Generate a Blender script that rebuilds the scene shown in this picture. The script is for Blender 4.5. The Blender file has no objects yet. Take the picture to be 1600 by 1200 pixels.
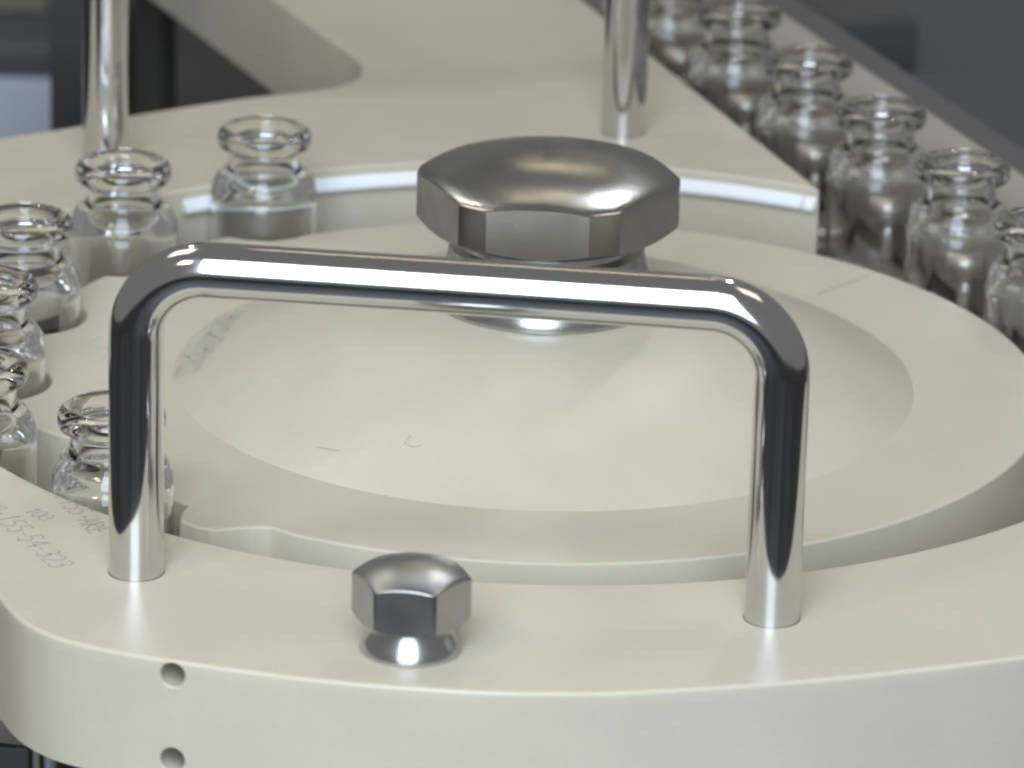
import bpy, bmesh, math, random
from mathutils import Vector, Matrix
from mathutils.geometry import tessellate_polygon
from math import sin, cos, pi, radians, sqrt, hypot

S = 0.1            # all dimensions below are millimetres; one scene unit is a centimetre
random.seed(4)
scene = bpy.context.scene
col = scene.collection

# ------------------------------------------------------------------ camera
cam_d = bpy.data.cameras.new('camera'); cam = bpy.data.objects.new('camera', cam_d); col.objects.link(cam)
cam_d.sensor_width = 36; cam_d.lens = 198.15
cam.matrix_world = (Matrix.Translation(Vector((-6.558, -1116.24, 403.36)) * S)
                    @ Matrix.Rotation(radians(90 - 19.945), 4, 'X') @ Matrix.Rotation(radians(1.426), 4, 'Z'))
cam_d.clip_start = 1; cam_d.clip_end = 2000
cam_d.dof.use_dof = True; cam_d.dof.focus_distance = 110.5; cam_d.dof.aperture_fstop = 0.26
scene.camera = cam

# ------------------------------------------------------------------ world, lamps, exposure
w = bpy.data.worlds.new("World"); scene.world = w; w.use_nodes = True
bg = w.node_tree.nodes['Background']
bg.inputs['Color'].default_value = (0.97, 0.97, 0.96, 1); bg.inputs['Strength'].default_value = 0.20

def lamp(name, az, el, dist, sx, sy, power, colr, target=(0, -40, 10), spin=0):
    """az: degrees from the camera side, positive to the right; el: elevation"""
    l = bpy.data.lights.new(name, 'AREA'); l.shape = 'RECTANGLE'; l.size = sx; l.size_y = sy
    l.energy = power; l.color = colr
    o = bpy.data.objects.new(name, l); col.objects.link(o)
    d = Vector((sin(radians(az)) * cos(radians(el)), -cos(radians(az)) * cos(radians(el)), sin(radians(el))))
    t = Vector(target) * S
    o.location = t + d * dist
    o.rotation_euler = (d).to_track_quat('Z', 'Y').to_euler()
    o.rotation_euler.rotate_axis('Z', radians(spin))
    return o
lamp('front_softbox_lamp', -6, 33, 110, 58, 104, 168000, (0.79, 0.865, 1.0))
lamp('back_window_lamp', 161, 47, 110, 4.6, 4.6, 7500, (0.96, 0.98, 1.0))
lamp('back_spot_lamp', 207, 47, 110, 3.6, 3.6, 3500, (0.97, 1.0, 0.85))
lamp('back_tube_lamp', 182, 52, 120, 26, 3, 1300, (1.0, 0.90, 0.55))
lamp('back_tube_lamp', 177, 33, 120, 26, 3, 1300, (1.0, 0.90, 0.55))
lamp('left_side_lamp', -42, 44, 120, 14, 14, 15000, (1.0, 0.90, 0.72))
lamp('left_fill_lamp', -118, 58, 130, 40, 40, 14000, (1.0, 0.93, 0.76))  # added warm fill for the upper faces, kept out of the bar's reflection
lamp('right_fill_lamp', 108, 60, 130, 40, 40, 10000, (1.0, 0.93, 0.76))  # second added warm fill, on the opposite side

scene.view_settings.view_transform = 'Standard'; scene.view_settings.look = 'None'
scene.view_settings.exposure = 0; scene.view_settings.gamma = 1
scene.render.engine = 'CYCLES'
scene.cycles.max_bounces = 16; scene.cycles.transmission_bounces = 14; scene.cycles.glossy_bounces = 6
scene.cycles.diffuse_bounces = 4
scene.cycles.caustics_reflective = True; scene.cycles.caustics_refractive = True
scene.cycles.blur_glossy = 0.6
scene.cycles.filter_width = 2.2
scene.cycles.sample_clamp_indirect = 25

# ------------------------------------------------------------------ materials
def mat(name):
    m = bpy.data.materials.new(name); m.use_nodes = True
    nt = m.node_tree; return m, nt, nt.nodes['Principled BSDF']
def N(nt, typ, **kw):
    n = nt.nodes.new(typ)
    for k, v in kw.items():
        if k in n.inputs: n.inputs[k].default_value = v
        else: setattr(n, k, v)
    return n
def noise(nt, scale, stretch=(1, 1, 1), detail=4):
    tc = N(nt, 'ShaderNodeTexCoord'); mp = N(nt, 'ShaderNodeMapping')
    mp.inputs['Scale'].default_value = stretch
    nt.links.new(tc.outputs['Object'], mp.inputs['Vector'])
    n = N(nt, 'ShaderNodeTexNoise'); n.inputs['Scale'].default_value = scale; n.inputs['Detail'].default_value = detail
    nt.links.new(mp.outputs['Vector'], n.inputs['Vector'])
    return n
def ramp(nt, src, lo, hi, a=0.3, b=0.7):
    r = N(nt, 'ShaderNodeMapRange'); r.inputs['From Min'].default_value = a; r.inputs['From Max'].default_value = b
    r.inputs['To Min'].default_value = lo; r.inputs['To Max'].default_value = hi
    nt.links.new(src, r.inputs['Value']); return r.outputs['Result']
def mixcol(nt, fac, c1, c2):
    m = N(nt, 'ShaderNodeMix', data_type='RGBA'); nt.links.new(fac, m.inputs[0])
    m.inputs[6].default_value = (*c1, 1); m.inputs[7].default_value = (*c2, 1); return m.outputs[2]

def plastic(name, c1, c2, rough=(0.30, 0.42), turned=False):
    m, nt, p = mat(name)
    n1 = noise(nt, 0.35, (1, 1, 1), 5)
    n2 = noise(nt, 1.0, (0.5, 0.5, 26), 3)
    c = mixcol(nt, ramp(nt, n1.outputs['Fac'], 0, 1), c1, c2)
    fine = noise(nt, 9, (1, 1, 1), 6)
    mm = N(nt, 'ShaderNodeMix', data_type='RGBA', blend_type='MULTIPLY'); mm.inputs[0].default_value = 1
    nt.links.new(c, mm.inputs[6])
    g = N(nt, 'ShaderNodeCombineColor'); v_ = ramp(nt, fine.outputs['Fac'], 0.975, 1.015, 0.25, 0.75)
    for q in range(3): nt.links.new(v_, g.inputs[q])
    nt.links.new(g.outputs[0], mm.inputs[7]); nt.links.new(mm.outputs[2], p.inputs['Base Color'])
    nt.links.new(ramp(nt, n1.outputs['Fac'], *rough), p.inputs['Roughness'])
    b = N(nt, 'ShaderNodeBump'); b.inputs['Strength'].default_value = 0.10; b.inputs['Distance'].default_value = 0.01
    n3 = noise(nt, 22, (1, 1, 1), 3)
    a = N(nt, 'ShaderNodeMath', operation='MULTIPLY_ADD'); nt.links.new(n2.outputs['Fac'], a.inputs[0])
    a.inputs[1].default_value = 1.0
    k = N(nt, 'ShaderNodeMath', operation='MULTIPLY'); nt.links.new(n3.outputs['Fac'], k.inputs[0]); k.inputs[1].default_value = 0.35
    nt.links.new(k.outputs[0], a.inputs[2]); hgt = a.outputs[0]
    if turned:      # faint concentric lathe lines
        tc = N(nt, 'ShaderNodeTexCoord'); sx = N(nt, 'ShaderNodeSeparateXYZ'); nt.links.new(tc.outputs['Object'], sx.inputs[0])
        cx = N(nt, 'ShaderNodeCombineXYZ'); nt.links.new(sx.outputs[0], cx.inputs[0]); nt.links.new(sx.outputs[1], cx.inputs[1])
        ln = N(nt, 'ShaderNodeVectorMath', operation='LENGTH'); nt.links.new(cx.outputs[0], ln.inputs[0])
        nz_ = N(nt, 'ShaderNodeTexNoise', noise_dimensions='1D'); nz_.inputs['Scale'].default_value = 7; nz_.inputs['Detail'].default_value = 6
        nt.links.new(ln.outputs['Value'], nz_.inputs['W'])
        ad = N(nt, 'ShaderNodeMath', operation='ADD'); nt.links.new(hgt, ad.inputs[0]); sc1 = N(nt, 'ShaderNodeMath', operation='MULTIPLY'); nt.links.new(nz_.outputs['Fac'], sc1.inputs[0]); sc1.inputs[1].default_value = 0.4; nt.links.new(sc1.outputs[0], ad.inputs[1]); hgt = ad.outputs[0]
    nt.links.new(hgt, b.inputs['Height'])
    nt.links.new(b.outputs['Normal'], p.inputs['Normal'])
    p.inputs['IOR'].default_value = 1.5
    return m
M_plate = plastic('beige_plate_plastic', (0.575, 0.545, 0.435), (0.525, 0.50, 0.395))
M_wheel = plastic('beige_wheel_plastic', (0.60, 0.575, 0.46), (0.545, 0.52, 0.415), (0.34, 0.44), True)
M_strip = plastic('white_strip_plastic', (0.86, 0.90, 0.95), (0.82, 0.87, 0.93), (0.15, 0.25))

def metal(name, c, rough, mott=0.0, bump=0.0, scale=1.2):
    m, nt, p = mat(name)
    p.inputs['Metallic'].default_value = 1
    n = noise(nt, scale, (1, 1, 1), 6)
    nt.links.new(mixcol(nt, ramp(nt, n.outputs['Fac'], 0, 1), c, tuple(x * (1 - mott) for x in c)), p.inputs['Base Color'])
    nt.links.new(ramp(nt, n.outputs['Fac'], rough[0], rough[1]), p.inputs['Roughness'])
    if bump:
        n2 = noise(nt, 45, (1, 1, 0.4), 4)
        b = N(nt, 'ShaderNodeBump'); b.inputs['Strength'].default_value = bump; b.inputs['Distance'].default_value = 0.01
        nt.links.new(n2.outputs['Fac'], b.inputs['Height']); nt.links.new(b.outputs['Normal'], p.inputs['Normal'])
    return m
M_chrome = metal('polished_stainless', (0.70, 0.70, 0.70), (0.07, 0.13), 0.06)
M_knob = metal('brushed_stainless', (0.44, 0.435, 0.425), (0.18, 0.25), 0.18, 0.09)
M_seam = metal('dark_seam', (0.30, 0.29, 0.25), (0.4, 0.5), 0.3)
M_knob2 = metal('turned_stainless', (0.46, 0.46, 0.455), (0.28, 0.36), 0.1, 0.15)
for mk in (M_knob,):      # turned finish: highlights fan out round the axis
    nt_ = mk.node_tree; tg = nt_.nodes.new('ShaderNodeTangent'); tg.direction_type = 'RADIAL'; tg.axis = 'Z'
    pb = nt_.nodes['Principled BSDF']; pb.inputs['Anisotropic'].default_value = 0.65
    nt_.links.new(tg.outputs[0], pb.inputs['Tangent'])
M_collar = metal('collar_stainless', (0.60, 0.60, 0.60), (0.20, 0.27), 0.1, 0.12)
M_deck = metal('dull_steel_deck', (0.42, 0.40, 0.35), (0.35, 0.5), 0.25)
M_rail = plastic('tan_rail', (0.38, 0.36, 0.325), (0.34, 0.325, 0.295), (0.4, 0.5))

def plain(name, c, rough=0.5, metallic=0.0, var=0.15):
    m, nt, p = mat(name)
    n = noise(nt, 0.4, (1, 1, 1), 4)
    nt.links.new(mixcol(nt, ramp(nt, n.outputs['Fac'], 0, 1), c, tuple(x * (1 - var) for x in c)), p.inputs['Base Color'])
    p.inputs['Roughness'].default_value = rough; p.inputs['Metallic'].default_value = metallic
    return m
M_dark = plain('dark_floor', (0.085, 0.085, 0.092), 0.5, 0, 0.75)
for nd in M_dark.node_tree.nodes:
    if nd.type == 'TEX_NOISE': nd.inputs['Scale'].default_value = 0.03
M_grey = plain('grey_sheet', (0.10, 0.10, 0.105), 0.45)
M_slate = plain('slate_sheet', (0.075, 0.078, 0.088), 0.4)
M_black = plain('black_anodised', (0.022, 0.022, 0.02), 0.4)
M_blue = plain('pale_blue_panel', (0.50, 0.56, 0.68), 0.4)
M_glint_lug = metal('glint_lug_steel', (0.90, 0.88, 0.85), (0.50, 0.58), 0.04)
M_ink = plain('grey_pencil', (0.40, 0.395, 0.34), 0.6)
M_groove = plain('scratch_beige', (0.51, 0.49, 0.395), 0.6)  # slightly darker beige for scratches and pencil ticks
M_darkgrey = plain('dark_grey_metal', (0.60, 0.56, 0.50), 0.4, 0.3)

M_far = plain('worn_grey_steel', (0.13, 0.13, 0.135), 0.4, 0.2)
M_tan = plain('grey_beige_paint', (0.20, 0.19, 0.165), 0.5)
M_darkgrey2 = plain('charcoal_metal', (0.07, 0.07, 0.07), 0.5)
M_glass, nt, p = mat('clear_borosilicate')
p.inputs['Transmission Weight'].default_value = 1; p.inputs['IOR'].default_value = 1.49
p.inputs['Roughness'].default_value = 0.0; p.inputs['Base Color'].default_value = (0.985, 0.99, 0.985, 1)
M_film, nt, p = mat('clear_film')
tr = N(nt, 'ShaderNodeBsdfTransparent'); tr.inputs['Color'].default_value = (0.99, 0.995, 0.99, 1)
p.inputs['Base Color'].default_value = (0.62, 0.64, 0.62, 1); p.inputs['Roughness'].default_value = 0.08
mx = N(nt, 'ShaderNodeMixShader'); fr = N(nt, 'ShaderNodeLayerWeight'); fr.inputs['Blend'].default_value = 0.35
ff = N(nt, 'ShaderNodeMath', operation='MULTIPLY'); nt.links.new(fr.outputs['Fresnel'], ff.inputs[0]); ff.inputs[1].default_value = 0.22; nt.links.new(ff.outputs[0], mx.inputs['Fac']); nt.links.new(tr.outputs[0], mx.inputs[1]); nt.links.new(p.outputs[0], mx.inputs[2])
nt.links.new(mx.outputs[0], nt.nodes['Material Output'].inputs['Surface'])

# ------------------------------------------------------------------ helpers
def link(name, me, m, parent=None, loc=None, rz=0, angle=30):
    o = bpy.data.objects.new(name, me); col.objects.link(o)
    if m and not me.materials: me.materials.append(m)
    me.shade_smooth(); me.set_sharp_from_angle(angle=radians(angle))
    for pl in me.polygons:
        if abs(pl.normal.z) > 0.9995: pl.use_smooth = False
    if parent: o.parent = parent
    if loc: o.location = Vector(loc) * S
    o.rotation_euler.z = rz
    return o
def mesh(name, verts, faces):
    me = bpy.data.meshes.new(name)
    me.from_pydata([(x * S, y * S, z * S) for x, y, z in verts], [], faces)
    bm = bmesh.new(); bm.from_mesh(me)
    bmesh.ops.recalc_face_normals(bm, faces=bm.faces); bm.to_mesh(me); bm.free()
    me.validate(); return me
def empty(name, loc=(0, 0, 0), rz=0):
    o = bpy.data.objects.new(name, None); col.objects.link(o); o.location = Vector(loc) * S; o.rotation_euler.z = rz
    o.empty_display_size = 0.5; return o
def tag(o, label=None, cat=None, group=None, kind=None):
    if label: o['label'] = label
    if cat: o['category'] = cat
    if group: o['group'] = group
    if kind: o['kind'] = kind
    return o
def lathe(prof, n=64):
    """prof: list of (r,z); closed loop if first==last, poles where r==0"""
    V = []; F = []; idx = []
    for r, z in prof:
        if r == 0: idx.append([len(V)] * n); V.append((0, 0, z))
        else:
            idx.append(list(range(len(V), len(V) + n)))
            V += [(r * cos(2 * pi * k / n), r * sin(2 * pi * k / n), z) for k in range(n)]
    for a, b in zip(idx, idx[1:]):
        for k in range(n):
            k2 = (k + 1) % n
            f = [a[k], a[k2], b[k2], b[k]]
            g = []
            for i in f:
                if i not in g: g.append(i)
            if len(g) > 2: F.append(g)
    return V, F
def offset(poly, d):
    """poly counter-clockwise; returns it moved inward by d"""
    out = []; n = len(poly)
    for i in range(n):
        a = Vector(poly[i - 1]); b = Vector(poly[i]); c = Vector(poly[(i + 1) % n])
        e1 = (b - a).normalized(); e2 = (c - b).normalized()
        n1 = Vector((-e1.y, e1.x)); n2 = Vector((-e2.y, e2.x)); m = (n1 + n2)
        m = m / max(m.dot(n1), 0.35) if m.length > 1e-6 else n1
        q = b + m * d; out.append((q.x, q.y))
    return out
def prism(poly, z0, z1, ch=0.0, steps=4, nz=1):
    if sum(poly[i][0] * poly[(i + 1) % len(poly)][1] - poly[(i + 1) % len(poly)][0] * poly[i][1] for i in range(len(poly))) < 0:
        poly = poly[::-1]
    n = len(poly); rings = [[(x, y, z0 + (z1 - ch - z0) * k / nz) for x, y in poly] for k in range(nz)]
    if ch:
        for k in range(steps + 1):
            a = (pi / 2) * k / steps
            rings.append([(x, y, z1 - ch + ch * sin(a)) for x, y in offset(poly, ch * (1 - cos(a)))])
    else: rings.append([(x, y, z1) for x, y in poly])
    V = [p for r in rings for p in r]; F = []
    for k in range(len(rings) - 1):
        for i in range(n):
            j = (i + 1) % n; F.append([k * n + i, k * n + j, (k + 1) * n + j, (k + 1) * n + i])
    b = (len(rings) - 1) * n
    for t in tessellate_polygon([[Vector((x, y, 0)) for x, y in poly]]): F.append(list(t)[::-1])
    for t in tessellate_polygon([[Vector((p[0], p[1], 0)) for p in rings[-1]]]): F.append([b + i for i in t])
    return V, F
def box(x0, x1, y0, y1, z0, z1, ch=0.3):
    return prism([(x0, y0), (x1, y0), (x1, y1), (x0, y1)], z0, z1, ch, 2)
def catmull(pts, n=8, closed=False):
    P = [Vector(p) for p in pts]; out = []
    rng = range(len(P)) if closed else range(len(P) - 1)
    for i in rng:
        p0 = P[i - 1] if (i > 0 or closed) else P[0]; p1 = P[i]; p2 = P[(i + 1) % len(P)]
        p3 = P[(i + 2) % len(P)] if (closed or i + 2 < len(P)) else P[-1]
        for k in range(n):
            t = k / n
            out.append(tuple(0.5 * ((2 * p1) + (-p0 + p2) * t + (2 * p0 - 5 * p1 + 4 * p2 - p3) * t * t + (-p0 + 3 * p1 - 3 * p2 + p3) * t ** 3)))
    if not closed: out.append(tuple(P[-1]))
    return out
def sweep(path, r, n=40, caps=True):
    P = [Vector(p) for p in path]; V = []; F = []
    ref = None
    for i, p in enumerate(P):
        t = ((P[i + 1] if i + 1 < len(P) else P[i]) - (P[i - 1] if i else P[i])).normalized()
        if ref is None: ref = t.orthogonal().normalized()
        ref = (ref - t * ref.dot(t)).normalized(); b = t.cross(ref)
        for k in range(n):
            a = 2 * pi * k / n; V.append(tuple(p + ref * (r * cos(a)) + b * (r * sin(a))))
    for i in range(len(P) - 1):
        for k in range(n):
            F.append([i * n + k, i * n + (k + 1) % n, (i + 1) * n + (k + 1) % n, (i + 1) * n + k])
    if caps: F.append(list(range(n))); F.append([(len(P) - 1) * n + k for k in range(n)])
    return V, F
def arc(r, a0, a1, n, c=(0, 0)):
    return [(c[0] + r * cos(radians(a0 + (a1 - a0) * k / n)), c[1] + r * sin(radians(a0 + (a1 - a0) * k / n))) for k in range(n + 1)]

# ------------------------------------------------------------------ setting: floor and deck
o = link('floor', mesh('floor', *box(-3000, 3000, -3000, 4500, -420, -400)), M_dark); tag(o, kind='structure')
deck = [(-185, -60), (-150, -118), (-60, -140), (60, -140), (118, -92), (150, -20), (128, 60), (60, 225), (-10, 420), (-60, 380), (-30, 190), (-110, 130), (-185, 90)]
o = link('machine_deck', mesh('machine_deck', *prism(deck, -30, -24.8, 0.5)), M_deck); tag(o, kind='structure')

# ------------------------------------------------------------------ star wheel
pock = {'A': (118.0, 122.8), 'B': (118.0, 142.6), 'C': (116.0, 164.3), 'D': (116.2, 185.2), 'G': (119.3, 225.2)}
PC = {k: (r * cos(radians(a)), r * sin(radians(a))) for k, (r, a) in pock.items()}
PC['E'] = (-113.0, -60.5)
horn1 = [(190.5, 114.5), (196, 113.5), (200.6, 109.5), (204.4, 105.4)]
horn2 = [(229.0, 108.0), (231.0, 113.0), (233.2, 113.4), (235.3, 112.4), (237.6, 107.0), (239.5, 104.6), (243, 105.6)]
def lerp_poly(tab, a):
    for (a0, r0), (a1, r1) in zip(tab, tab[1:]):
        if a0 <= a <= a1: return r0 + (r1 - r0) * (a - a0) / (a1 - a0)
    return None
def wheel_r(a):
    r = 105.6
    if 126 < a < 190.5: r = 113.5
    h = lerp_poly(horn1, a) or lerp_poly(horn2, a)
    if h: r = h
    for k in PC:
        rp = 12.9 if k != 'E' else 12.6
        cx, cy = PC[k]; ux, uy = cos(radians(a)), sin(radians(a))
        b = cx * ux + cy * uy; c = cx * cx + cy * cy - rp * rp; d = b * b - c
        if d > 0 and b > 0: r = min(r, b - sqrt(d))
    return r
NA = 1800
R = [wheel_r(360 * k / NA) for k in range(NA)]
def smooth(R, n):
    for _ in range(n): R = [(R[i - 1] + 2 * R[i] + R[(i + 1) % NA]) / 4 for i in range(NA)]
    return R
R = smooth(R, 3)
outl = [(R[k] * cos(2 * pi * k / NA), R[k] * sin(2 * pi * k / NA)) for k in range(NA)]
wheel = empty('star_wheel', (0, 0, -18))
tag(wheel, 'large beige plastic star wheel with raised conical hub under the big hex knob', 'star wheel')
rings = []
def hub_z(r): return 17.7 if r <= 24 else (0.0 if r >= 77.9 else 17.7 * (1 - ((r - 24) / 53.9) ** 1.6))
for r in [18, 24] + [24 + 53.9 * k / 26 for k in range(1, 26)] + [77.5, 77.9, 78.4, 80, 84, 90, 96]:
    rings.append([(r * cos(2 * pi * k / NA), r * sin(2 * pi * k / NA), hub_z(r)) for k in range(NA)])
ch = 0.7
for s in range(4):
    a = pi / 2 * (1 - s / 3)
    rings.append([(x, y, -ch + ch * sin(a)) for x, y in offset(outl, ch * (1 - cos(a)))])
rings.append([(x, y, -18) for x, y in outl]); rings.append([(x * 0.3, y * 0.3, -18) for x, y in outl])
V = [p for r in rings for p in r]
F = [[k * NA + i, k * NA + (i + 1) % NA, (k + 1) * NA + (i + 1) % NA, (k + 1) * NA + i] for k in range(len(rings) - 1) for i in range(NA)]
V = [(x, y, z + 18) for x, y, z in V]
link('wheel_disc', mesh('wheel_disc', V, F), M_wheel, wheel, angle=20)
# index line scribed near the rim
def ribbon(pts, wd, z):
    V = []; F = []
    for i, p in enumerate(pts):
        a = Vector(pts[max(i - 1, 0)]); b = Vector(pts[min(i + 1, len(pts) - 1)]); t = (b - a).normalized(); nn = Vector((-t.y, t.x)) * wd / 2
        zz = z(p) if callable(z) else z
        V += [(p[0] + nn.x, p[1] + nn.y, zz), (p[0] - nn.x, p[1] - nn.y, zz)]
        if i: F.append([2 * i - 2, 2 * i - 1, 2 * i + 1, 2 * i])
    return V, F
def cz(p):
    return hub_z(hypot(p[0], p[1])) + 0.05
V, F = ribbon([(60.2, 58.3), (72.4, 71.9)], 0.55, lambda p: cz(p) + 18)
link('index_line', mesh('index_line', V, F), M_ink, wheel)
# light scratches and pencil marks
def multi(strokes, wd, zf):
    V = []; F = []
    for s in strokes:
        v, f = ribbon(s, wd, zf); o_ = len(V); V += v; F += [[i + o_ for i in q] for q in f]
    return V, F

# ------------------------------------------------------------------ hex knobs
def hexknob(name, loc, Rc, half, rot, z_bot, z_top, dome, prof, m, mbase, label, group=None):
    root = empty(name, loc); tag(root, label, 'knob', group)
    ap = Rc * cos(radians(half))
    ang = []
    for k in range(6):
        c = -90 + rot + 60 * k
        ang += [c - half + 2 * half * j / 12 for j in range(13)]
        rest = 60 - 2 * half
        ang += [c + half + rest * j / 5 for j in range(1, 5)]
    def rad(a):
        d = (a + 90 - rot + 30) % 60 - 30
        return ap / cos(radians(d)) if abs(d) <= half + 1e-6 else Rc
    n = len(ang); rr = [rad(a) for a in ang]
    def topz(r): return z_top + dome * (1 - (r / Rc) ** 2)
    def ring(f, zf): return [(f(r) * cos(radians(a)), f(r) * sin(radians(a)), zf(f(r), r)) for a, r in zip(ang, rr)]
    c2 = Rc * 0.07
    rings = [ring(lambda r: r * 0.5, lambda q, r: z_bot), ring(lambda r: min(r, Rc - c2 * 1.9), lambda q, r: z_bot),
             ring(lambda r: r, lambda q, r: z_bot + max(0, (r - (Rc - c2 * 1.9))) * 0.55),
             ring(lambda r: r, lambda q, r: topz(r) - 0.22), ring(lambda r: r - 0.18, lambda q, r: topz(r) - 0.02)]
    for f in (0.96, 0.9, 0.82, 0.72, 0.6, 0.48, 0.36, 0.24, 0.12):
        rings.append(ring(lambda r, f=f: r * f, lambda q, r: topz(q)))
    V = [p for r_ in rings for p in r_]; F = []
    for k in range(len(rings) - 1):
        for i in range(n): F.append([k * n + i, k * n + (i + 1) % n, (k + 1) * n + (i + 1) % n, (k + 1) * n + i])
    V.append((0, 0, z_top + dome)); top = len(V) - 1; b = (len(rings) - 1) * n
    for i in range(n): F.append([b + i, b + (i + 1) % n, top])
    F.append(list(range(n)))
    link('knob_head', mesh('knob_head', V, F), m, root, angle=22)
    V, F = lathe(prof, 96)
    link('flared_collar', mesh('flared_collar', V, F), mbase, root, angle=40)
    return root
hexknob('hex_knob', (0, 0, 17.6), 27.4, 22.7, -4.8, 16.0, 26.8, 5.5,
        [(0, 0), (23.4, 0), (23.9, 0.5), (23.9, 1.3), (23.3, 3.0), (21.9, 6.0), (20.9, 9.0), (20.4, 12.0), (18.6, 12.8), (18.2, 16.5), (0, 16.5)],
        M_knob, M_collar, 'large brushed steel hexagonal domed knob at the centre of the star wheel')
hexknob('hex_knob', (-23.9, -164.5, 6.0), 10.95, 28.2, -6.0, 6.3, 14.6, 2.7,
        [(0, 0), (9.1, 0), (9.35, 0.3), (9.35, 0.9), (8.7, 2.2), (7.9, 3.7), (7.3, 4.9), (7.25, 6.6), (0, 6.6)],
        M_knob2, M_collar, 'small polished hexagonal cap nut standing alone in front of the near handle')

# ------------------------------------------------------------------ guide plates
BORE = 131.0
front_outer = [(-140, -55), (-118, -103), (-107.5, -129), (-101.8, -142.5), (-97.8, -152), (-93.6, -158.6), (-87.5, -164.2), (-77.5, -169.2), (-63.3, -173.9), (-45.6, -178.8),
               (-28, -182.0), (-8, -183.6), (12, -182.6), (29.4, -179.4), (46.9, -175.2), (64.6, -169.8), (88.5, -161.0), (115, -148), (150, -126), (180, -98)]
fo = catmull(front_outer, 24)
bore_f = arc(BORE, 324, 213, 160)
front_poly = fo + [(165, -62), (118, -78)] + bore_f + [(-118, -60), (-134, -44)]
def two_d(p): return [(x, y) for x, y in p]
fp = empty('guide_plate', (0, 0, -18.6)); tag(fp, 'thick beige plastic guide plate in front with handle, cap nut and pencilled numbers', 'guide plate', None)
V, F = prism(two_d(front_poly), 0, 24.6, 0.8, 4, 14)
fbody = link('plate_body', mesh('plate_body', V, F), M_plate, fp, angle=14)
# two tapped holes drilled into the outer wall
cut_bm = bmesh.new()
hx, hy = -66.9, -172.8
nrm = Vector((-0.27, -0.963, 0)).normalized()
for hz in (3.1 + 18.6, -13.7 + 18.6):
    for rr_, dep in ((2.3, 20), ):
        mtx = Matrix.Translation(Vector((hx, hy, hz)) * S) @ (-nrm).to_track_quat('Z', 'Y').to_matrix().to_4x4()
        r = bmesh.ops.create_cone(cut_bm, cap_ends=True, segments=40, radius1=rr_ * S, radius2=rr_ * S, depth=dep * 2 * S)
        bmesh.ops.transform(cut_bm, matrix=mtx, verts=r['verts'])
        r = bmesh.ops.create_cone(cut_bm, cap_ends=True, segments=40, radius1=(rr_ + 0.9) * S, radius2=(rr_ - 0.3) * S, depth=1.2 * S)
        bmesh.ops.transform(cut_bm, matrix=mtx, verts=r['verts'])
cm = bpy.data.meshes.new('hole_cutter'); cut_bm.to_mesh(cm); cut_bm.free()
cut = bpy.data.objects.new('hole_cutter', cm); col.objects.link(cut); cut.location = (0, 0, -1.86)
mod = fbody.modifiers.new('holes', 'BOOLEAN'); mod.object = cut; mod.operation = 'DIFFERENCE'; mod.solver = 'EXACT'; mod.use_self = True
bpy.context.view_layer.update()
dg = bpy.context.evaluated_depsgraph_get()
nm = bpy.data.meshes.new_from_object(fbody.evaluated_get(dg)); fbody.modifiers.clear(); fbody.data = nm; nm.name = 'plate_body'
nm.set_sharp_from_angle(angle=radians(14))
for pl in nm.polygons:
    if abs(pl.normal.z) > 0.9995: pl.use_smooth = False
bpy.data.objects.remove(cut)

# back plate
left_far = [(-240, 66), (-175, 108), (-127.4, 138.5), (-113.2, 147.2), (-97.6, 159.3), (-72.7, 174.8), (-58, 181.5), (-50.5, 186.5), (-46.2, 193), (-45.3, 200), (-47.2, 210.6), (-58, 235), (-69, 259.6), (-110, 351)]
right_edge = [(-60, 465), (24.6, 222.3)]
bore_b = arc(BORE, 61.4, 126, 110)
back_poly = [(x, y) for x, y in catmull(left_far, 6)] + right_edge + bore_b + [(-97.5, 93.0), (-109.4, 84.9), (-150, 52), (-230, -12)]
bp = empty('guide_plate', (0, 0, -18.6)); tag(bp, 'beige plastic guide plate behind the star wheel with white strip along its curved edge', 'guide plate', None)
V, F = prism(back_poly, 0, 24.6, 0.8, 4)
link('plate_body', mesh('plate_body', V, F), M_plate, bp, angle=14)
# bluish white strip with a sloped face round the bore
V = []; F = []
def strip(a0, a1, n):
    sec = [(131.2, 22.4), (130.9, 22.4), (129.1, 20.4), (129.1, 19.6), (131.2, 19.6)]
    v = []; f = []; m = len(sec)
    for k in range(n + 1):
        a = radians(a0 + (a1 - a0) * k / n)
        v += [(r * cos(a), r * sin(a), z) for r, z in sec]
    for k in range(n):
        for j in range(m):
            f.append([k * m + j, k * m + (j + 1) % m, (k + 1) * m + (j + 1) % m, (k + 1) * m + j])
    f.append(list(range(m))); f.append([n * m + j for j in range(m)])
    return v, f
o = link('bore_strip', mesh('bore_strip', *strip(63.0, 129, 110)), M_strip, bp)
o = link('bore_strip', mesh('bore_strip', *strip(61.6, 62.8, 4)), M_strip, bp)

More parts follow.
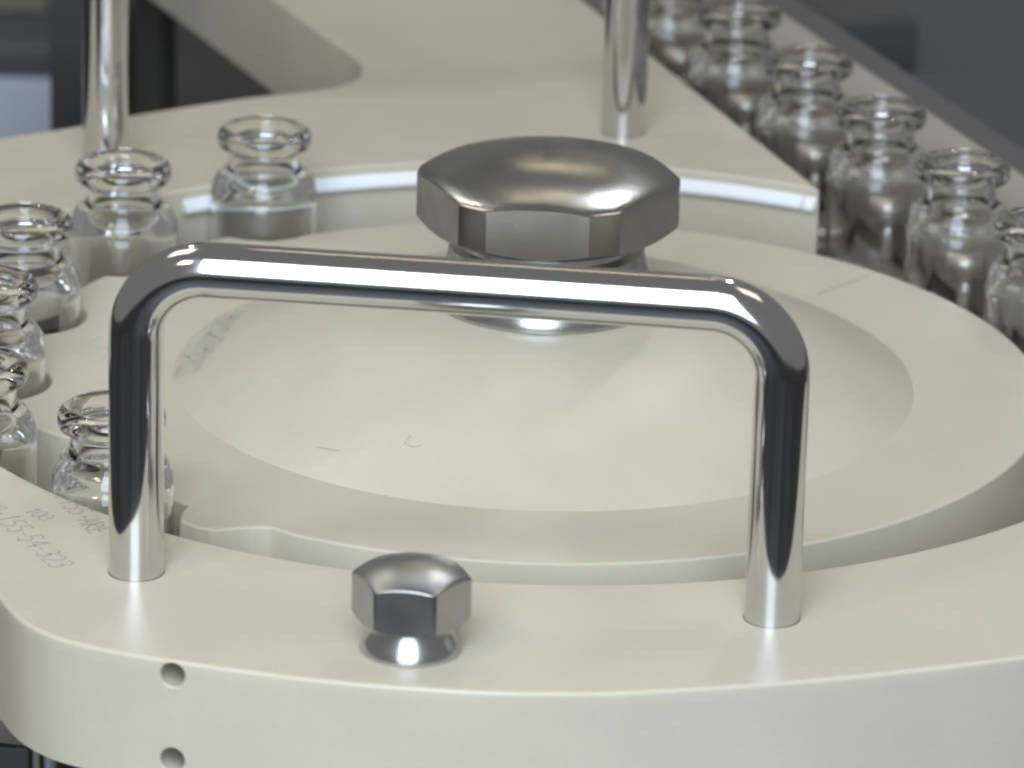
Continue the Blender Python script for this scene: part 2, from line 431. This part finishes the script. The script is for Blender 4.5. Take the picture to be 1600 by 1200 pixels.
# ------------------------------------------------------------------ handles
def handle(base_a, base_b, h, r, bend, label):
    ax = Vector((*base_a, 0)); bx = Vector((*base_b, 0)); d = (bx - ax); L = d.length; d.normalize()
    root = empty('pull_handle', (*base_a, 6.0)); tag(root, label, 'handle', 'bent steel pull handles')
    P = [Vector((0, 0, -1.0)), Vector((0, 0, 6)), Vector((0, 0, 20)), Vector((0, 0, h - bend - 6))]
    for k in range(17):
        a = pi / 2 * k / 16
        P.append(d * (bend * (1 - cos(a))) + Vector((0, 0, h - bend + bend * sin(a))))
    for t in (0.2, 0.35, 0.5, 0.65, 0.8): P.append(d * (L * t) + Vector((0, 0, h)))
    for k in range(17):
        a = pi / 2 * k / 16
        P.append(d * (L - bend + bend * sin(a)) + Vector((0, 0, h - bend + bend * cos(a))))
    P += [d * L + Vector((0, 0, h - bend - 6)), d * L + Vector((0, 0, 20)), d * L + Vector((0, 0, 6)), d * L + Vector((0, 0, -1))]
    V, F = sweep([tuple(p) for p in P], r, 64)
    link('bent_rod', mesh('bent_rod', V, F), M_chrome, root, angle=60)
    for q in (Vector((0, 0, 0)), d * L):      # fine dark seam ring at each foot
        V, F = lathe([(r - 0.3, 0.02), (r + 0.14, 0.02), (r + 0.14, 0.08), (r - 0.3, 0.08), (r - 0.3, 0.02)], 64)
        f_ = link('foot_seam', mesh('foot_seam', V, F), M_seam, root); f_.location = q * S
    return root
handle((-76.5, -130.0), (42.8, -145.1), 61.0, 5.2, 13.5, 'polished steel pull handle on the front plate, arching before the star wheel')
handle((-101.2, 117.5), (18.2, 155.2), 61.0, 5.2, 13.5, 'polished steel pull handle on the rear plate, only its two legs in view')

# ------------------------------------------------------------------ glass vials
outer = [(12, -22.6), (12, -15), (12, -5), (12, 3), (12, 6.5), (11.95, 8.2), (11.6, 9.7), (11.0, 11.0), (10.1, 12.1), (9.1, 12.8), (8.5, 13.4),
      (8.2, 14.4), (8.15, 16.0), (8.25, 17.2), (8.8, 17.9), (9.8, 18.2), (10.45, 18.8), (10.65, 19.8), (10.6, 20.8), (10.25, 21.7), (9.6, 22.3), (8.7, 22.6), (7.7, 22.4), (7.1, 21.9), (6.75, 21.0), (6.6, 19.6), (6.55, 17), (6.6, 14.6),
      (6.9, 12.7), (7.6, 11.1), (8.7, 9.6), (9.8, 8.3), (10.55, 6.9), (10.9, 5.2), (11.0, 3.2), (11.0, -6), (11.0, -21)]
vp = [(0, -24.2), (9.0, -24.2), (11.2, -24.4), (11.9, -23.6)] + catmull(outer, 3) + [(10.4, -22.3), (9.0, -22.9), (0, -22.6)]
V, F = lathe([(r, z + 24.4) for r, z in vp], 72)
vial_mesh = mesh('glass_vial', V, F); vial_mesh.materials.append(M_glass); vial_mesh.shade_smooth()
first = True
def vial(x, y, label, group):
    o = bpy.data.objects.new('glass_vial', vial_mesh); col.objects.link(o)
    o.location = (x * S, y * S, -24.4 * S); tag(o, label, 'vial', group)
    o.rotation_euler = (radians(random.uniform(-.7, .7)), radians(random.uniform(-.7, .7)), random.random() * 6)
    return o
g1 = 'empty glass vials in the pockets of the star wheel'
vial(*PC['A'], 'open glass vial in the wheel pocket nearest the back, farthest right of the wheel vials', g1)
vial(*PC['B'], 'open glass vial standing right before the rear handle\'s left leg', g1)
vial(*PC['C'], 'open glass vial third round the wheel from the back, beyond the near handle\'s left bend', g1)
vial(*PC['D'], 'open glass vial cut by the left edge, upper of the two cut there', g1)
vial(*PC['E'], 'open glass vial cut by the left edge just above the pencilled plate', g1)
vial(*PC['G'], 'open glass vial partly hidden behind the near handle\'s left leg', g1)
g2 = 'empty glass vials in a row on the conveyor'
v0 = Vector((30.4, 245.4)); st = Vector((15.57, -39.65))
labs = {-1: 'farthest glass vial of the conveyor row, mostly hidden by the rear handle leg', 0: 'glass vial right beside the rear handle leg, its mouth above the picture',
        1: 'glass vial second beyond the rear handle leg, its rim touching the picture top', 2: 'glass vial in the middle of the conveyor row, beside the straight plate edge',
        3: 'glass vial on the conveyor next to the pointed corner of the rear plate', 4: 'last whole glass vial at the near end of the conveyor row',
        5: 'glass vial on the conveyor cut off by the right edge of the picture'}
for k in range(-1, 6):
    c = v0 + st * k
    vial(c.x, c.y, labs[k], g2)

# ------------------------------------------------------------------ conveyor
u = st.normalized(); nn = Vector((-u.y, u.x))
def cp(s, t):   # s along the row from v0, t to the right of it
    q = v0 + u * s + nn * t; return (q.x, q.y)
conv = empty('conveyor', (*cp(60, 0), -24.8)); tag(conv, 'straight conveyor carrying the row of vials past the rear plate, with tan side rail', 'conveyor')
def rel(P, o_): return [(x - o_[0], y - o_[1]) for x, y in P]
o_ = cp(60, 0)
def cprism(name, s0, s1, t0, t1, z0, z1, m, chf=0.4):
    V, F = prism(rel([cp(s0, t0), cp(s1, t0), cp(s1, t1), cp(s0, t1)], o_), z0 + 24.8, z1 + 24.8, chf, 2)
    return link(name, mesh(name, V, F), m, conv)
cprism('belt', -260, 330, -13.0, 15.5, -27, -24.5, M_darkgrey)
cprism('side_rail', -260, 330, 18.5, 32.8, -22, 6.0, M_rail, 0.8)
cprism('side_channel', -260, 330, 33.4, 45.6, -30, 3.0, M_grey, 0.5)
glint_lug_mesh = None
for k in range(-1, 6):  # added wedges, front slope angled to mirror the front lamp as pale bands
    c = v0 + st * k + Vector((4.6, 23.0))
    if glint_lug_mesh is None:
        w2 = 5.2; t_ = 5.5 * math.tan(radians(33))
        V = [(-w2, 0, 0), (w2, 0, 0), (w2, 7, 0), (-w2, 7, 0), (-w2, t_, 5.5), (w2, t_, 5.5), (w2, 7, 5.5), (-w2, 7, 5.5)]
        F = [[0, 1, 2, 3], [4, 5, 6, 7], [0, 1, 5, 4], [1, 2, 6, 5], [2, 3, 7, 6], [3, 0, 4, 7]]
        V += [(-2, 3.5, -11.5), (2, 3.5, -11.5), (2, 6.5, -11.5), (-2, 6.5, -11.5), (-2, 3.5, 0), (2, 3.5, 0), (2, 6.5, 0), (-2, 6.5, 0)]
        F += [[a + 8 for a in f] for f in F[:6]]
        glint_lug_mesh = mesh('glint_lug', V, F); glint_lug_mesh.materials.append(M_glint_lug)
    l = link('glint_lug', glint_lug_mesh, None, conv); l.location = Vector((c.x - o_[0], c.y - o_[1], 11.8)) * S; l.rotation_euler.z = radians(-5)

# ------------------------------------------------------------------ machine parts beyond
def bgbox(name, x0, x1, y0, y1, z0, z1, m, label, cat, chf=1.0, rz=0):
    cx, cy = (x0 + x1) / 2, (y0 + y1) / 2
    V, F = box(x0 - cx, x1 - cx, y0 - cy, y1 - cy, 0, z1 - z0, chf)
    o = link(name, mesh(name, V, F), m, None, (cx, cy, z0), rz); tag(o, label, cat); return o
V, F = prism([cp(-700, 50), cp(330, 50), cp(330, 700), cp(-700, 700)], 0, 12, 1.0, 2)
tag(link('slate_table', mesh('slate_table', V, F), M_slate, None, (0, 0, -60)), 'dark slate sheet metal table beyond the conveyor at the right', 'table')
V, F = prism([cp(-60, 150), cp(330, 150), cp(330, 400), cp(-60, 400)], 0, 10, 3.0, 3)
tag(link('steel_cover', mesh('steel_cover', V, F), M_far, None, (0, 0, -47.5)), 'lighter grey steel cover lying on the dark table at the right edge', 'cover')
V, F = prism([cp(-330, 96), cp(-110, 96), cp(-110, 122), cp(-330, 122)], 0, 16, 3.0, 3)
tag(link('black_block', mesh('black_block', V, F), M_darkgrey2, None, (0, 0, -47.5)), 'blurred black bar on the dark table at the top right', 'bar')
bgbox('machine_column', -129.6, -109.5, 300, 325, -400, 260, M_black, 'black square column standing behind the rear plate at the left', 'column')
V, F = lathe([(0, 0), (6.4, 0), (6.6, 0.4), (6.6, 300), (6.2, 300.6), (5.2, 300.6), (5.2, 420), (0, 420)], 48)
tag(link('support_post', mesh('support_post', V, F), plain('smoky_steel', (0.16, 0.16, 0.145), 0.35, 0.6), None, (-108.6, 384, -300)), 'dull grey round post between the black column and the dark gap', 'post')
bgbox('cabinet', -420, -154, 600, 760, -400, -121, M_blue, 'pale blue grey cabinet far behind at the top left', 'cabinet')
bgbox('slate_tray', -420, -154.5, 604, 760, -120.6, -110.5, M_slate, 'dark slate tray lying on the pale cabinet at the top left', 'tray')
bgbox('grey_housing', -420, -160, 640, 760, -110, -98, M_tan, 'grey beige housing above the dark tray at the top left', 'housing')
bgbox('low_bracket', -150, -109, 0, 40, -160, -88, M_darkgrey2, 'dark bracket below the lower left corner of the front plate', 'bracket')
V, F = lathe([(0, 0), (0.8, 0), (0.8, 200), (0, 200)], 24)
tag(link('thin_rod', mesh('thin_rod', V, F), M_rail, None, (-107.3, 0, -280)), 'thin grey rod under the lower left corner of the front plate', 'rod')

# ------------------------------------------------------------------ pencil writing on the front plate
G = {'0': [[(0, .2), (0, .8), (.3, 1), (.6, .8), (.6, .2), (.3, 0), (0, .2)]], '1': [[(.1, .75), (.35, 1), (.35, 0)]], '2': [[(0, .8), (.3, 1), (.6, .8), (.5, .5), (0, 0), (.6, 0)]],
     '3': [[(0, .9), (.3, 1), (.58, .8), (.45, .55), (.2, .52)], [(.45, .55), (.6, .25), (.3, 0), (0, .12)]], '4': [[(.45, 0), (.45, 1), (0, .35), (.62, .35)]],
     '5': [[(.55, 1), (.08, 1), (.05, .58), (.35, .62), (.6, .35), (.35, 0), (0, .08)]], '6': [[(.5, 1), (.1, .55), (0, .25), (.3, 0), (.6, .25), (.35, .5), (.05, .35)]],
     '8': [[(.3, .52), (.05, .78), (.3, 1), (.55, .78), (.3, .52), (0, .25), (.3, 0), (.6, .25), (.3, .52)]], '-': [[(.1, .45), (.45, .48)]],
     'A': [[(0, 0), (.3, 1), (.6, 0)], [(.12, .38), (.5, .4)]], 'R': [[(0, 0), (.05, 1), (.5, .85), (.5, .6), (.05, .5), (.6, 0)]], 'E': [[(.55, 1), (.05, 1), (0, 0), (.55, .02)], [(.03, .52), (.45, .5)]],
     'F': [[(.55, 1), (.05, 1), (0, 0)], [(.03, .52), (.45, .5)]], 'Y': [[(0, 1), (.3, .55), (.6, 1)], [(.3, .55), (.25, 0)]]}
def write(txt, org, dirv, h, wdt, up=None):
    d = Vector(dirv).normalized(); upv = Vector((-d.y, d.x)) if up is None else up
    S_ = []; x = 0
    for chx in txt:
        for s in G.get(chx, []):
            pts = [(a + random.uniform(-.03, .03), b + random.uniform(-.03, .03)) for a, b in s]
            S_.append([tuple(Vector(org) + d * (x + a * h * 0.78) + upv * (b * h)) for a, b in pts])
        x += h * (0.62 if chx != '-' else 0.5)
    return S_
st1 = write('8-155-54-323', (-108.5, -99.5), (17.3, -32.5), 4.9, .5) 
st2 = write('Y155-ARE', (-95.6, -92.0), (12.6, -27.5), 4.6, .5)
st3 = write('100', (-100.6, -100.5), (6, -7), 3.6, .4)
for st_ in (st1, st2, st3):
    V, F = multi(st_, 0.46, 24.6 + 0.03)
    link('pencil_writing', mesh('pencil_writing', V, F), M_ink, fp)

# scratches and pencil ticks on the wheel
sc = [[(-45.5, -54.5), (-43.0, -56.0), (-40.6, -57.2)], [(-26.5, -56.5), (-27.8, -58.6), (-26.0, -60.0), (-24.4, -59.8)],
      [(-97.0, 14.0), (-94.5, 18.0)], [(-95.5, 12.0), (-92.0, 11.0)], [(-93.5, 4.5), (-91, 7.5), (-90.2, 4.8)], [(-90, -6), (-87.8, -3.2)], [(-88.5, 6.5), (-86.5, 3.5)]]
for s_ in sc:
    V, F = ribbon(s_, 0.3, lambda p: cz(p) + 18)
    link('scratch', mesh('scratch', V, F), M_groove, wheel)

# crumpled clear film on the cone
NU, NV = 26, 10
top_ = []; 
for i in range(NU + 1):
    t = i / NU
    cxx = -75.2 + 9.0 * t; cyy = -9 + 33 * t
    wd = 7.5 * (0.55 + 0.45 * sin(pi * min(1, t * 1.15 + 0.1))) * (0.85 + 0.3 * random.random())
    for k in range(NV + 1):
        q = k / NV - 0.5
        x = cxx + q * wd * 0.95; y = cyy - q * wd * 0.30
        zz = cz((x, y)) + 0.4 + 2.2 * abs(sin(t * 17 + q * 5)) * abs(cos(q * 4 + t * 6)) * (1 - t * 0.6) + random.uniform(0, 0.28)
        top_.append((x, y, zz))
V = top_ + [(x, y, max(z - 0.35, cz((x, y)) + 0.05)) for x, y, z in top_]
n_ = len(top_); F = []
for i in range(NU):
    for k in range(NV):
        a = i * (NV + 1) + k; F.append([a, a + 1, a + NV + 2, a + NV + 1]); F.append([n_ + a, n_ + a + NV + 1, n_ + a + NV + 2, n_ + a + 1])
rim = [i * (NV + 1) for i in range(NU + 1)] + [NU * (NV + 1) + k for k in range(1, NV + 1)] + [i * (NV + 1) + NV for i in range(NU - 1, -1, -1)] + [k for k in range(NV - 1, 0, -1)]
for a, b in zip(rim, rim[1:] + rim[:1]): F.append([a, b, b + n_, a + n_])
cxm, cym = -69, 12
V = [(x - cxm, y - cym, z) for x, y, z in V]
tag(link('film_scrap', mesh('film_scrap', V, F), M_film, None, (cxm, cym, 0), angle=60), 'crumpled scrap of clear film stuck on the left slope of the star wheel', 'film')
